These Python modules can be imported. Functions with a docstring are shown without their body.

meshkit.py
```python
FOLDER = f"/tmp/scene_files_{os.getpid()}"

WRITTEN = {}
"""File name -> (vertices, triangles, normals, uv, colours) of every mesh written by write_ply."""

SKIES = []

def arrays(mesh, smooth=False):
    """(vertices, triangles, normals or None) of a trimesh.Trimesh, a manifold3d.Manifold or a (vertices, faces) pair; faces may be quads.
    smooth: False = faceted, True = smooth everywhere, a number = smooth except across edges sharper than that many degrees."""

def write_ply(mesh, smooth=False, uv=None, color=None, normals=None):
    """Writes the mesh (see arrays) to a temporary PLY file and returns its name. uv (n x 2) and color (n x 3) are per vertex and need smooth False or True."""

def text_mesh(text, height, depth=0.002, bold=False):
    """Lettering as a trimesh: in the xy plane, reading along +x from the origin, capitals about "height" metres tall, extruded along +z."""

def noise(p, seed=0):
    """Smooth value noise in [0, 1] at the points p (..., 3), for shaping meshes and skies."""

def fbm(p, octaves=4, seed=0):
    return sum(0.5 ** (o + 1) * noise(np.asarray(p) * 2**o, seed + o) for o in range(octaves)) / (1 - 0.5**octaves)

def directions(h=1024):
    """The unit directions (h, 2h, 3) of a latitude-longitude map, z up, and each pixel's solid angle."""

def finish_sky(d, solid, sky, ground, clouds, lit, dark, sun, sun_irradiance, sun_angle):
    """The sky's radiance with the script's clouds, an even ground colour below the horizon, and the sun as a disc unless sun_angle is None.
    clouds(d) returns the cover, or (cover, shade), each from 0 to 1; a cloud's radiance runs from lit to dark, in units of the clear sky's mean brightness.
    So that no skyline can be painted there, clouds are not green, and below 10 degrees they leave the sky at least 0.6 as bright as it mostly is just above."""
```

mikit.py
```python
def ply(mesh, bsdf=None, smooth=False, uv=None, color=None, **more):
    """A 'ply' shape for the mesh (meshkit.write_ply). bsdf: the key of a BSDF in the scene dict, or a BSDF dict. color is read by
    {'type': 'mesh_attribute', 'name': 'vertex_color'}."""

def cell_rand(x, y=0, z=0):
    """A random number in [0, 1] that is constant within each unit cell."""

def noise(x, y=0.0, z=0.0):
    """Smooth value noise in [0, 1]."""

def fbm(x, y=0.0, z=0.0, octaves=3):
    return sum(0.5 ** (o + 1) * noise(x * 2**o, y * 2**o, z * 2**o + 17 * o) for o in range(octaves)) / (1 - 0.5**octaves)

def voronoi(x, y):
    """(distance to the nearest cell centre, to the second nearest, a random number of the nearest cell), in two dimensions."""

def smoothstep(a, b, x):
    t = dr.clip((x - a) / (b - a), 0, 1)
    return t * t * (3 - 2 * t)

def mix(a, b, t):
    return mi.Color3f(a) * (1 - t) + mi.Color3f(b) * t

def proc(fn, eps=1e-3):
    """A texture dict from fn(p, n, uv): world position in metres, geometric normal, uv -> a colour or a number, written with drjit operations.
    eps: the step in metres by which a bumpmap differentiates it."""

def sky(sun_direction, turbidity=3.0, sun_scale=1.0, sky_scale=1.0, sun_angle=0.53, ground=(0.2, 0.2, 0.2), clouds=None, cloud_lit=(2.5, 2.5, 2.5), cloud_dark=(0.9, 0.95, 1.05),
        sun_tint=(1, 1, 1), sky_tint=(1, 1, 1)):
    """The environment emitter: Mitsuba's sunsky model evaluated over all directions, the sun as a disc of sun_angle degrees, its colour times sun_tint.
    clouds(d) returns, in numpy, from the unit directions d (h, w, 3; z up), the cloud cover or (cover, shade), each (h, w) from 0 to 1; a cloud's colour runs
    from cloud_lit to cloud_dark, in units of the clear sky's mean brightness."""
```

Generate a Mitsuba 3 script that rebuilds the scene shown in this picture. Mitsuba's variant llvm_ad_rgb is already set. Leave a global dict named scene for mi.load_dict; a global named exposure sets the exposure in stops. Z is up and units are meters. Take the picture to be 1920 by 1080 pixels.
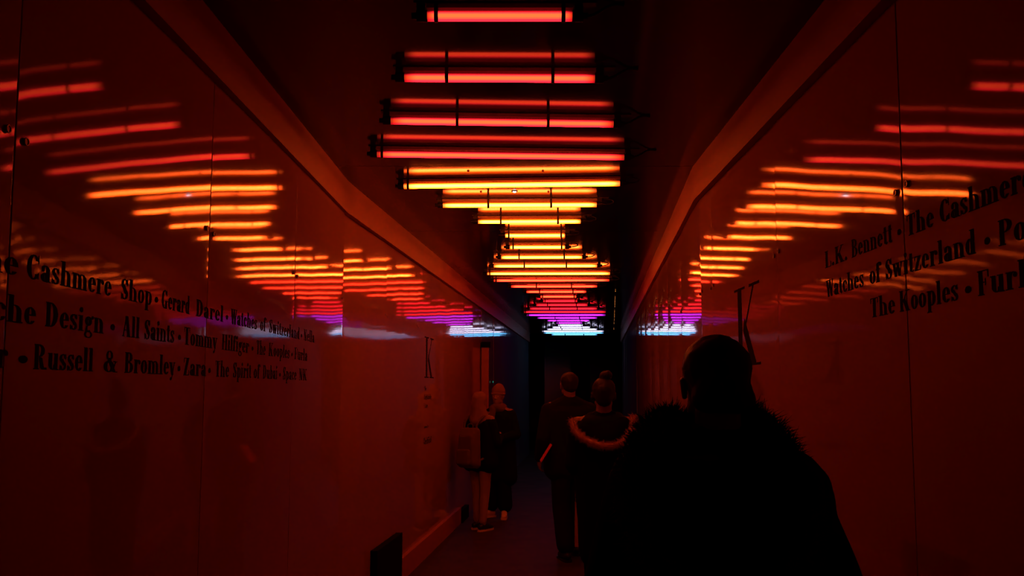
import math
import numpy as np
import trimesh
import manifold3d as m3
import shapely.geometry as sg
from shapely import affinity
from shapely.ops import unary_union
import mitsuba as mi
import drjit as dr
import mikit
import meshkit

T = mi.ScalarTransform4f
scene, labels = {}, {}
rng = np.random.default_rng(7)

# ---------------------------------------------------------------- camera, exposure
EYE = 1.585
PITCH = math.atan(190 / 1600)
scene['camera'] = {
    'type': 'perspective', 'fov': math.degrees(2 * math.atan(960 / 1600)), 'fov_axis': 'x',
    'near_clip': 0.05, 'far_clip': 200.0,
    'to_world': T().look_at([0, 0, EYE], [0, math.cos(PITCH), EYE + math.sin(PITCH)], [0, 0, 1]),
}
exposure = 0.0

# radiance of the coloured sleeves (flanks, hot core band; the upper side is dimmer); the tubes are the only light here
GLOW = {
    'red': ((4.3, 0.04, 0.08), (4.3, 0.22, 0.05)), 'yellow': ((30.0, 1.7, 0.04), (30.0, 3.1, 0.45)), 'orange': ((8.0, 0.09, 0.05), (8.0, 0.32, 0.07)),
    'scarlet': ((3.0, 0.015, 0.04), (3.0, 0.04, 0.07)), 'magenta': ((1.3, 0.03, 1.8), (1.3, 0.06, 1.8)), 'white': ((2.0, 1.9, 2.9), (2.2, 2.0, 2.9)), 'cyan': ((0.3, 1.3, 2.9), (0.4, 1.5, 2.9)),
}

# ---------------------------------------------------------------- helpers
def put(key, mesh, mat, label=None, cat=None, group=None, kind=None, smooth=False, **more):
    base, n = key, 0
    while key in scene or (cat and key in labels):
        n += 1
        key = f'{base}_{n:03d}'
    scene[key] = mikit.ply(mesh, mat, smooth=smooth, **more) if not isinstance(mesh, dict) else {**mesh, **more}
    tag(key, label, cat, group, kind)
    return key


def tag(key, label=None, cat=None, group=None, kind=None):
    e = {a: b for a, b in (('label', label), ('category', cat), ('group', group), ('kind', kind)) if b}
    if e:
        labels[key] = e


def thing(name, label, cat, group=None):
    key, n = name, 0
    while key in labels:
        n += 1
        key = f'{name}_{n:03d}'
    tag(key, label, cat, group)
    return key


def box(a, b):
    a, b = np.minimum(a, b), np.maximum(a, b)
    m = trimesh.creation.box(b - a)
    m.apply_translation((a + b) / 2)
    return m


def cat_(ms):
    return trimesh.util.concatenate(ms)


def prism(poly, z0, z1):
    m = trimesh.creation.extrude_polygon(sg.Polygon(poly), z1 - z0, engine='earcut')
    m.apply_translation([0, 0, z0])
    return m


def tube(pts, r, n=8):
    pts = np.asarray(pts, float)
    r = np.broadcast_to(r, len(pts))
    V, F = [], []
    d = np.gradient(pts, axis=0)
    d /= np.linalg.norm(d, axis=1, keepdims=True) + 1e-12
    ref = np.array([0.123, 0.456, 0.88])
    for p, t, q in zip(pts, d, r):
        a = np.cross(t, ref)
        a /= np.linalg.norm(a)
        b = np.cross(t, a)
        for j in range(n):
            w = 2 * math.pi * j / n
            V.append(p + q * (math.cos(w) * a + math.sin(w) * b))
    m = len(pts)
    for i in range(m - 1):
        for j in range(n):
            k = (j + 1) % n
            F += [[i * n + j, i * n + k, (i + 1) * n + k], [i * n + j, (i + 1) * n + k, (i + 1) * n + j]]
    V += [pts[0], pts[-1]]
    for j in range(n):
        k = (j + 1) % n
        F += [[len(V) - 2, k, j], [len(V) - 1, (m - 1) * n + j, (m - 1) * n + k]]
    t = trimesh.Trimesh(np.array(V), np.array(F), process=False)
    t.fix_normals()
    return t


def smooth_curve(pts, n=40):
    from scipy.interpolate import CubicSpline
    pts = np.asarray(pts, float)
    s = np.r_[0, np.cumsum(np.linalg.norm(np.diff(pts, axis=0), axis=1))]
    return CubicSpline(s, pts)(np.linspace(0, s[-1], n))


# ---------------------------------------------------------------- materials
def rgb(*v):
    return {'type': 'rgb', 'value': list(v)}


def matt(name, c, rough=0.8, spec=0.3):
    scene[name] = {'type': 'twosided', 'bsdf': {'type': 'principled', 'base_color': rgb(*c), 'roughness': rough, 'specular': spec}}


def gloss(name, c, alpha, ior=1.5):
    scene[name] = {'type': 'roughplastic', 'diffuse_reflectance': rgb(*c) if isinstance(c, tuple) else c, 'alpha': alpha, 'int_ior': ior, 'distribution': 'ggx'}


gloss('panel_gloss', mikit.proc(lambda p, n, uv: mikit.mix((0.45, 0.23, 0.18), (0.41, 0.205, 0.16), mikit.fbm(p.x * 3, p.y * 3, p.z * 3))), 0.002, 1.52)
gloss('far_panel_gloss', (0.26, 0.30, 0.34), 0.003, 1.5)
gloss('ceiling_gloss', (0.030, 0.012, 0.010), 0.010, 1.5)
matt('rail_paint', (0.36, 0.13, 0.09), 0.6, 0.3)
matt('dark_core', (0.012, 0.010, 0.010), 0.8)
scene['paving'] = {'type': 'roughplastic', 'alpha': 0.42, 'int_ior': 1.33, 'distribution': 'ggx',
                   'diffuse_reflectance': mikit.proc(lambda p, n, uv: mikit.mix((0.06, 0.030, 0.020), (0.11, 0.055, 0.038), mikit.fbm(p.x * 6, p.y * 6, 0.0, 4)))}
matt('facade_stone', (0.05, 0.045, 0.05), 0.9)
matt('black_board', (0.004, 0.004, 0.004), 0.9, 0.1)
matt('black_vinyl', (0.028, 0.014, 0.012), 0.95, 0.02)
matt('black_plastic', (0.012, 0.011, 0.012), 0.45, 0.4)
matt('pale_housing', (0.42, 0.36, 0.36), 0.5, 0.4)
matt('sleeve', (0.05, 0.04, 0.04), 0.3, 0.5)
matt('screw_steel', (0.35, 0.2, 0.18), 0.35, 0.6)
matt('black_wool', (0.006, 0.005, 0.006), 0.95, 0.1)
matt('dark_fur', (0.035, 0.012, 0.008), 0.9, 0.2)
matt('pale_fur', (0.50, 0.31, 0.23), 0.9, 0.2)
matt('dark_hair', (0.012, 0.007, 0.006), 0.6, 0.3)
matt('brown_hair', (0.015, 0.007, 0.005), 0.6, 0.3)
matt('skin', (0.23, 0.13, 0.10), 0.6, 0.3)
matt('beige_cloth', (0.21, 0.11, 0.085), 0.9, 0.1)
matt('pale_denim', (0.34, 0.22, 0.20), 0.9, 0.1)
matt('olive_canvas', (0.12, 0.07, 0.05), 0.85, 0.15)
matt('pale_leather', (0.65, 0.50, 0.42), 0.6, 0.3)
matt('dark_navy', (0.012, 0.010, 0.016), 0.9, 0.1)
matt('red_card', (0.75, 0.08, 0.07), 0.5, 0.4)
matt('kraft_paper', (0.32, 0.17, 0.12), 0.8, 0.2)
matt('black_gloss_paper', (0.012, 0.010, 0.010), 0.25, 0.6)

# ---------------------------------------------------------------- the passage: plan
RAIL_Z, CEIL_Z = EYE + 1.17, EYE + 1.385
NEAR, FAR = 0.005, 0.0981


def xl(y):
    return max(-1.153 + NEAR * y, -1.6744 + FAR * y) if y > 3 else -1.153 + NEAR * y


def xr(y):
    return max(1.135 + NEAR * y, 0.650 + FAR * y) if y > 3 else 1.135 + NEAR * y


BEND_L = (1.6744 - 1.153) / (FAR - NEAR)
BEND_R = (1.135 - 0.650) / (FAR - NEAR)
END_Y = 21.3

left_y = [BEND_L - 1.22 * k for k in range(6, 0, -1)] + [BEND_L + 1.214 * k for k in range(0, 6)] + [12.55]
left_far_y = [12.55 + (END_Y - 12.55) * k / 6 for k in range(7)]
right_y = [BEND_R - 0.30 - 1.22 * k for k in range(6, -1, -1)] + [BEND_R + 1.214 * k for k in range(0, 7)] + [13.7]
right_far_y = [13.7 + (END_Y - 13.7) * k / 5 for k in range(6)]


class Panel:
    """One hoarding board: a slightly bowed sheet between two points of the plan."""

    def __init__(self, side, y0, y1, seed, tilt, bow, lean0, lean1, wave, set_back=0.0):
        X = xl if side == 'left' else xr
        self.a, b = np.array([X(y0), y0]), np.array([X(y1), y1])
        self.w = np.linalg.norm(b - self.a)
        self.t = (b - self.a) / self.w
        self.n = np.array([self.t[1], -self.t[0]]) * (1 if side == 'left' else -1)
        self.side, self.y0, self.y1, self.seed, self.tilt, self.bow, self.lean0, self.lean1, self.wave, self.set_back = side, y0, y1, seed, tilt, bow, lean0, lean1, wave, set_back

    def disp(self, s, z):
        u = s / self.w - 0.5
        lean = self.lean0 + (self.lean1 - self.lean0) * (u + 0.5)
        q = np.stack([s * 2.2 + self.seed * 3.7, z * 0.9, 0 * s + self.seed], -1)
        return -self.set_back - lean * (z - 1.75) + self.tilt * u * self.w + self.bow * (0.25 - u * u) * 4 + self.wave * (meshkit.fbm(q, 2, self.seed) - 0.5)

    def at(self, s, z, off=0.0):
        s, z = np.asarray(s, float), np.asarray(z, float)
        h = self.disp(s, z) + off
        return np.stack([self.a[0] + self.t[0] * s + self.n[0] * h, self.a[1] + self.t[1] * s + self.n[1] * h, z], -1)

    def mesh(self, z0, z1, gap=0.0039, thick=0.018):
        nu, nv = 28, 36
        s = np.linspace(gap, self.w - gap, nu)
        z = np.linspace(z0, z1, nv)
        S, Z = np.meshgrid(s, z, indexing='ij')
        front = self.at(S, Z).reshape(-1, 3)
        # rim: a small rounded edge then the side down to the back
        edge = [(i, 0) for i in range(nu)] + [(nu - 1, j) for j in range(1, nv)] + [(i, nv - 1) for i in range(nu - 2, -1, -1)] + [(0, j) for j in range(nv - 2, 0, -1)]
        cx, cz = self.w / 2, (z0 + z1) / 2
        es = np.array([s[i] for i, _ in edge])
        ez = np.array([z[j] for _, j in edge])
        side_ = np.where(np.isclose(es, s[0]), -1.0, np.where(np.isclose(es, s[-1]), 1.0, 0.0))
        rings = [self.at(es + side_ * 0.0035 * math.sin(a), ez, -0.0035 * (1 - math.cos(a))) for a in (0.4, 0.8, 1.2, 1.55)] + [self.at(es + side_ * 0.0035, ez, -thick)]
        V = np.vstack([front] + rings)
        F = []
        for i in range(nu - 1):
            for j in range(nv - 1):
                a = i * nv + j
                F += [[a, a + nv, a + nv + 1], [a, a + nv + 1, a + 1]]
        N, m = nu * nv, len(edge)
        for k in range(m):
            l = (k + 1) % m
            A, B = edge[k][0] * nv + edge[k][1], edge[l][0] * nv + edge[l][1]
            F += [[A, N + k, N + l], [A, N + l, B]]
            for q in range(len(rings) - 1):
                a, b = N + q * m, N + (q + 1) * m
                F += [[a + k, b + k, b + l], [a + k, b + l, a + l]]
        F = np.array(F)
        tri = V[F[0]]
        if np.dot(np.cross(tri[1] - tri[0], tri[2] - tri[0])[:2], self.n) < 0:
            F = F[:, ::-1]
        return trimesh.Trimesh(V, F, process=False)


# how each board hangs: turn about the upright, bulge, how far it leans back at its near and far edge, ripple
LEFT_TUNE = {2: (0, 0, 0.016, 0.016, 0.003, 0.0115), 3: (0.0116, 0.0074, 0.018, 0.008, 0.002, 0.004), 4: (0.005, 0.001, 0.007, 0.005, 0.003, -0.0065), 5: (0.002, 0.0, 0.005, 0.004, 0.004, -0.0105)}
RIGHT_TUNE = {6: (0.008, 0.0005, 0.005, 0.005, 0.002), **{k: (0, 0.006 - 0.0005 * (k - 7), 0.004, 0.004, 0.0025) for k in range(7, 14)}, 3: (0, 0, 0.019, 0.016, 0.003), 4: (0.0, 0.001, 0.015, 0.009, 0.003), 5: (0.003, 0.001, 0.009, 0.006, 0.004)}
panels = {'left': [], 'right': []}


def backing(side, ys, z0, z1, d0, d1):
    """A strip of the plan, d0..d1 metres out of the passage from the board plane."""
    X = xl if side == 'left' else xr
    sgn = -1 if side == 'left' else 1
    bend = BEND_L if side == 'left' else BEND_R
    ys = sorted(set([ys[0], ys[1]] + ([bend] if ys[0] < bend < ys[1] else [])))
    inner = [(X(y) + sgn * d0, y) for y in ys]
    outer = [(X(y) + sgn * d1, y) for y in ys]
    return prism(inner + outer[::-1], z0, z1)


for side, near_ys, far_ys, tune in (('left', left_y, left_far_y, LEFT_TUNE), ('right', right_y, right_far_y, RIGHT_TUNE)):
    wall = f'wall_{side}'
    put(wall, backing(side, (near_ys[0] - 0.1, END_Y), 0.0, CEIL_Z, 0.03, 0.09), 'dark_core', kind='structure')
    for k, (y0, y1) in enumerate(list(zip(near_ys[:-1], near_ys[1:])) + list(zip(far_ys[:-1], far_ys[1:]))):
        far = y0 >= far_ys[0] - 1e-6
        r = np.random.default_rng(100 + k + (50 if side == 'right' else 0))
        tune_k = tune.get(k, (r.uniform(-0.003, 0.003), r.uniform(-0.001, 0.001), 0.006, 0.006, 0.004))
        P = Panel(side, y0, y1, k + (40 if side == 'right' else 0), *tune_k)
        panels[side].append(P)
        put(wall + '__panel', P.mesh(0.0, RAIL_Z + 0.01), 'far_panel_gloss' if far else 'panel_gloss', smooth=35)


def board_at(side, y):
    for P in panels[side]:
        if P.y0 <= y <= P.y1:
            return P
    return panels[side][0]


def on_wall(side, y, z, off):
    """The point of a wall's surface at the distance y along the passage."""
    y, z = np.broadcast_arrays(np.asarray(y, float), np.asarray(z, float))
    out = np.zeros(y.shape + (3,))
    for P in panels[side]:
        m = (y >= P.y0) & (y <= P.y1)
        if m.any():
            out[m] = P.at((y[m] - P.a[1]) / P.t[1], z[m], off)
    return out


# rails along the top of both walls, standing 3 cm proud of the boards; skirting on the left
for side, n in (('left', 1), ('right', 2)):
    put(f'trim_{n}', backing(side, (-2.0 if side == 'left' else -2.4, END_Y), RAIL_Z, CEIL_Z, -0.03, 0.029), 'rail_paint', kind='structure')
SKIRT = 0.185
put('baseboard_left', backing('left', (7.26, 10.42), 0.0, SKIRT, -0.045, -0.004), 'rail_paint', kind='structure')
put('baseboard_left__section', backing('left', (BEND_L + 0.02, 6.40), 0.0, SKIRT, -0.045, -0.004), 'rail_paint')
put('baseboard_left__section', backing('left', (-1.6, BEND_L), 0.0, SKIRT, -0.045, -0.004), 'rail_paint')
put('baseboard_right', backing('right', (-2.0, 13.7), 0.0, SKIRT, -0.045, -0.004), 'rail_paint', kind='structure')

put('black_floor_box', backing('left', (6.43, 7.24), 0.0, 0.41, -0.06, -0.004), 'black_board',
    'larger matt black box standing against the left wall where the skirting breaks off', 'box')
put('black_floor_box', backing('left', (10.44, 10.95), 0.0, 0.15, -0.06, -0.004), 'black_board',
    'small black box at the far end of the left skirting beside the hooded woman', 'box')

# the door-like upright where the red boards of the left wall stop
jx = xl(12.5)
put('door_1', box([jx + 0.004, 12.42, 0], [jx + 0.11, 12.54, 2.19]), 'rail_paint', kind='structure')
put('door_1__head', box([jx + 0.004, 12.40, 2.19], [jx + 0.13, 12.56, 2.27]), 'black_board')

# ceiling: glossy dark boards with open joints under a black deck
put('ceiling', prism([(-2.2, -2.6), (2.2, -2.6), (3.6, END_Y), (-0.6, END_Y)], CEIL_Z + 0.012, CEIL_Z + 0.10), 'dark_core', kind='structure')
cy = [BEND_R - 2.44 * k for k in (3, 2, 1)] + [BEND_R + 2.2 * k for k in range(0, 7)] + [END_Y]
for y0, y1 in zip(cy[:-1], cy[1:]):
    put('ceiling__panel', prism([(xl(y0) - 0.02, y0 + 0.003), (xr(y0) + 0.02, y0 + 0.003), (xr(y1) + 0.02, y1 - 0.003), (xl(y1) - 0.02, y1 - 0.003)], CEIL_Z, CEIL_Z + 0.012), 'ceiling_gloss')

for bx_, by_ in ((-0.279, 5.32), (0.197, 5.32), (-0.219, 5.90), (0.257, 5.90)):
    bt = trimesh.creation.icosphere(2, 0.008)
    bt.apply_translation([bx_, by_, CEIL_Z - 0.001])
    put('ceiling__bolt', bt, 'screw_steel', smooth=True)

put('floor', box([-14, -4, -0.12], [14, 44, 0]), 'paving', kind='structure')

# the dark street front beyond the passage
fy = 33.0
put('wall_end', box([-9, fy, 0], [14, fy + 0.5, 12]), 'facade_stone', kind='structure')
for px_ in (-2.2, 0.9, 2.6, 4.4, 7.5):
    put('wall_end__pilaster', cat_([box([px_ - 0.3, fy - 0.25, 0], [px_ + 0.3, fy, 6.5]), box([px_ - 0.38, fy - 0.32, 0], [px_ + 0.38, fy, 0.5]), box([px_ - 0.38, fy - 0.32, 6.3], [px_ + 0.38, fy, 6.7])]), 'facade_stone')
for px_ in (-0.65, 1.75, 3.5, 5.95):
    put('wall_end__window', box([px_ - 0.5, fy - 0.03, 0.6], [px_ + 0.5, fy, 3.4]), 'black_gloss_paper')

# screws in pairs beside the joints
def screw(side, y, z):
    P = board_at(side, y)
    c = trimesh.creation.cylinder(0.0095, 0.006, sections=14)
    d = trimesh.creation.torus(0.0085, 0.0022, 14, 6)
    d.apply_translation([0, 0, 0.003])
    m = cat_([c, d])
    n = np.array([P.n[0], P.n[1], 0])
    m.apply_transform(trimesh.geometry.align_vectors([0, 0, 1], n))
    m.apply_translation(on_wall(side, np.array([y]), np.array([z]), 0.002)[0])
    k = panels[side].index(P)
    put(f'wall_{side}__panel' + (f'_{k:03d}' if k else '') + '__screw', m, 'screw_steel', smooth=30)


for side, ys in (('left', left_y[3:9]), ('right', right_y[3:9])):
    for y in ys:
        screw(side, y - 0.035, EYE + 0.595)
        screw(side, y + 0.035, EYE + 0.585)

# ---------------------------------------------------------------- lettering: a bold condensed face with hairline serifs
S_, H_ = 0.21, 0.045


def R(x0, y0, x1, y1):
    return sg.box(x0, y0, x1, y1)


def E_(cx, cy, rx, ry):
    return affinity.scale(sg.Point(cx, cy).buffer(1, 12), rx, ry)


def ring(cx, cy, rx, ry, t=S_, h=H_):
    return E_(cx, cy, rx, ry).difference(E_(cx, cy, max(rx - t, 0.02), ry - h))


def bar(p, q, w):
    """A stroke of horizontal width w from p to q."""
    return sg.Polygon([(p[0] - w / 2, p[1]), (p[0] + w / 2, p[1]), (q[0] + w / 2, q[1]), (q[0] - w / 2, q[1])])


def ser(x, y, w=0.36):
    return R(x - w / 2, y if y < 0.5 else y - H_, x + w / 2, y + H_ if y < 0.5 else y)


def stem(x, y0, y1, foot=True, head=True):
    g = [R(x - S_ / 2, y0, x + S_ / 2, y1)]
    if foot:
        g.append(ser(x, y0))
    if head:
        g.append(R(x - S_ / 2 - 0.07, y1 - H_, x + (0.175 if head == 2 else 0), y1))
    return unary_union(g)


def dot(x, y, r=0.11):
    return E_(x, y, r, r)


def half(g, x, side):
    b = R(x, -2, 5, 3) if side > 0 else R(-5, -2, x, 3)
    return g.intersection(b)


XH = 0.68


def arch(x0, x1):
    w = x1 - x0
    return unary_union([half(ring(x0 + w * 0.38, XH - 0.26, w * 0.62 + S_ / 2, 0.26), x0 + 0.02, 1).intersection(R(-5, XH - 0.26, 5, 3)), R(x1 - S_ / 2, 0, x1 + S_ / 2, XH - 0.25), ser(x1, 0)])


def glyphs():
    g = {}
    o = ring(0.32, XH / 2, 0.29, XH / 2)
    g['o'] = (o, 0.64)
    c = ring(0.32, XH / 2, 0.28, XH / 2).difference(R(0.36, 0.18, 1, XH - 0.16))
    g['c'] = (unary_union([c, dot(0.47, XH - 0.17, 0.09)]), 0.58)
    g['e'] = (unary_union([ring(0.32, XH / 2, 0.28, XH / 2).difference(R(0.34, 0.15, 1, XH / 2)), R(0.15, XH / 2, 0.55, XH / 2 + H_)]), 0.62)
    g['a'] = (unary_union([stem(0.46, 0, XH - 0.14, foot=False, head=False), half(ring(0.30, XH - 0.2, 0.265, 0.2), -1, 1).intersection(R(0.0, XH - 0.2, 1, 1)).difference(R(0, 0, 0.2, XH - 0.12)),
                           dot(0.16, XH - 0.19, 0.09), ring(0.28, 0.19, 0.24, 0.19).intersection(R(0, 0, 0.44, 1)), R(0.46, 0, 0.66, H_)]), 0.66)
    d = ring(0.31, XH / 2, 0.27, XH / 2)
    g['d'] = (unary_union([half(d, 0.42, -1), stem(0.5, 0, 1.04, foot=False), R(0.5, 0, 0.68, H_)]), 0.70)
    g['p'] = (unary_union([half(ring(0.38, XH / 2, 0.29, XH / 2), 0.26, 1), stem(0.2, -0.30, XH)]), 0.70)
    g['g'] = (unary_union([ring(0.30, XH - 0.21, 0.24, 0.21), ring(0.31, -0.12, 0.28, 0.16, 0.12), bar((0.2, 0.26), (0.16, 0.0), 0.10), R(0.14, -0.02, 0.44, 0.07), dot(0.58, XH - 0.04, 0.08)]), 0.64)
    g['h'] = (unary_union([stem(0.2, 0, 1.04), arch(0.2, 0.58)]), 0.78)
    g['n'] = (unary_union([stem(0.2, 0, XH), arch(0.2, 0.58)]), 0.78)
    g['m'] = (unary_union([stem(0.2, 0, XH), arch(0.2, 0.56), arch(0.56, 0.92)]), 1.12)
    g['r'] = (unary_union([stem(0.2, 0, XH), half(ring(0.42, XH - 0.2, 0.16, 0.2, 0.06), 0.3, 1).intersection(R(0, XH - 0.2, 1, 1)), dot(0.5, XH - 0.13, 0.1)]), 0.60)
    g['i'] = (unary_union([stem(0.2, 0, XH), dot(0.2, 0.92, 0.115)]), 0.40)
    g['l'] = (stem(0.2, 0, 1.04), 0.40)
    g['k'] = (unary_union([stem(0.2, 0, 1.04), bar((0.56, XH), (0.3, 0.36), H_ * 1.6), bar((0.36, 0.44), (0.58, 0), S_ * 1.05), ser(0.58, XH, 0.28), ser(0.6, 0, 0.32)]), 0.78)
    g['s'] = (unary_union([ring(0.27, XH - 0.18, 0.23, 0.18, 0.15).difference(R(0.27, 0, 1, XH - 0.18)), ring(0.27, 0.18, 0.23, 0.18, 0.15).difference(R(-1, 0.18, 0.27, 1)),
                           bar((0.16, XH - 0.2), (0.38, 0.2), 0.2), R(0.43, XH - 0.22, 0.47, XH), R(0.05, 0, 0.09, 0.22)]), 0.54)
    g['t'] = (unary_union([R(0.12, 0.06, 0.12 + S_, 0.9), R(0.02, XH - H_, 0.44, XH), half(ring(0.32, 0.12, 0.14, 0.12, 0.06), 0.2, 1).intersection(R(0, 0, 1, 0.12))]), 0.46)
    g['f'] = (unary_union([stem(0.2, 0, 0.92, head=False), R(0.02, XH - H_, 0.44, XH), half(ring(0.33, 0.9, 0.23, 0.14, S_), -1, 1).intersection(R(0, 0.9, 1, 2)), dot(0.46, 0.9, 0.09)]), 0.48)
    g['u'] = (unary_union([stem(0.2, 0.18, XH, foot=False), stem(0.58, 0, XH, foot=False), R(0.58, 0, 0.76, H_), ring(0.36, 0.22, 0.265, 0.22).intersection(R(0, 0, 0.5, 0.22))]), 0.78)
    g['y'] = (unary_union([bar((0.16, XH), (0.36, 0), S_ * 1.1), bar((0.56, XH), (0.28, -0.26), H_ * 1.5), ser(0.16, XH, 0.32), ser(0.56, XH, 0.24), dot(0.2, -0.22, 0.09)]), 0.66)
    g['w'] = (unary_union([bar((0.14, XH), (0.3, 0), S_), bar((0.44, XH), (0.3, 0), H_ * 1.5), bar((0.44, XH), (0.62, 0), S_), bar((0.8, XH), (0.62, 0), H_ * 1.5), ser(0.14, XH, 0.3), ser(0.45, XH, 0.3), ser(0.8, XH, 0.22)]), 0.92)
    g['z'] = (unary_union([bar((0.44, XH), (0.14, 0), S_), R(0.05, XH - H_, 0.54, XH), R(0.04, 0, 0.54, H_), R(0.05, XH - 0.2, 0.09, XH), R(0.5, 0, 0.54, 0.22)]), 0.58)
    g['b'] = (unary_union([half(ring(0.38, XH / 2, 0.29, XH / 2), 0.26, 1), stem(0.2, 0, 1.04, foot=False)]), 0.70)
    # capitals
    g['C'] = (unary_union([ring(0.42, 0.5, 0.38, 0.5, 0.24).difference(R(0.5, 0.24, 1, 0.76)), R(0.68, 0.66, 0.72, 1), R(0.68, 0.05, 0.72, 0.3)]), 0.80)
    g['G'] = (unary_union([ring(0.42, 0.5, 0.38, 0.5, 0.24).difference(R(0.5, 0.3, 1, 0.76)), R(0.68, 0.66, 0.72, 1), R(0.52, 0, 0.52 + S_, 0.42), R(0.44, 0.42 - H_, 0.82, 0.42)]), 0.86)
    g['O'] = (ring(0.42, 0.5, 0.38, 0.5, 0.24), 0.84)
    g['D'] = (unary_union([stem(0.22, 0, 1), half(ring(0.34, 0.5, 0.44, 0.5, 0.25), 0.22, 1)]), 0.86)
    g['P'] = (unary_union([stem(0.22, 0, 1, head=1), half(ring(0.36, 0.74, 0.36, 0.26, 0.22), 0.22, 1)]), 0.76)
    g['R'] = (unary_union([g['P'][0], bar((0.46, 0.48), (0.60, 0.06), S_), R(0.55, 0, 0.88, H_ * 2)]), 0.90)
    g['B'] = (unary_union([stem(0.22, 0, 1), half(ring(0.36, 0.76, 0.33, 0.24, 0.22), 0.22, 1), half(ring(0.38, 0.27, 0.38, 0.27, 0.23), 0.22, 1)]), 0.80)
    g['S'] = (unary_union([ring(0.33, 0.74, 0.28, 0.26, 0.18).difference(R(0.33, 0, 1, 0.74)), ring(0.33, 0.27, 0.29, 0.27, 0.18).difference(R(-1, 0.27, 0.33, 1)),
                           bar((0.2, 0.72), (0.46, 0.28), 0.26), R(0.54, 0.68, 0.58, 1), R(0.06, 0, 0.10, 0.32)]), 0.66)
    g['T'] = (unary_union([R(0.36 - 0.12, 0, 0.36 + 0.12, 1), ser(0.36, 0, 0.42), R(0.03, 1 - H_, 0.69, 1), R(0.03, 0.72, 0.07, 1), R(0.65, 0.72, 0.69, 1)]), 0.74)
    g['H'] = (unary_union([stem(0.22, 0, 1, head=2), stem(0.70, 0, 1, head=2), R(0.22, 0.5, 0.7, 0.5 + H_)]), 0.94)
    g['A'] = (unary_union([bar((0.40, 1), (0.64, 0), 0.25), bar((0.38, 1), (0.12, 0), H_ * 1.5), R(0.2, 0.3, 0.56, 0.3 + H_), ser(0.12, 0, 0.24), ser(0.64, 0, 0.40)]), 0.86)
    g['K'] = (unary_union([stem(0.22, 0, 1, head=2), bar((0.74, 1), (0.34, 0.42), H_ * 1.6), bar((0.42, 0.58), (0.74, 0), 0.25), ser(0.74, 1, 0.34), ser(0.76, 0, 0.40)]), 0.96)
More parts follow.
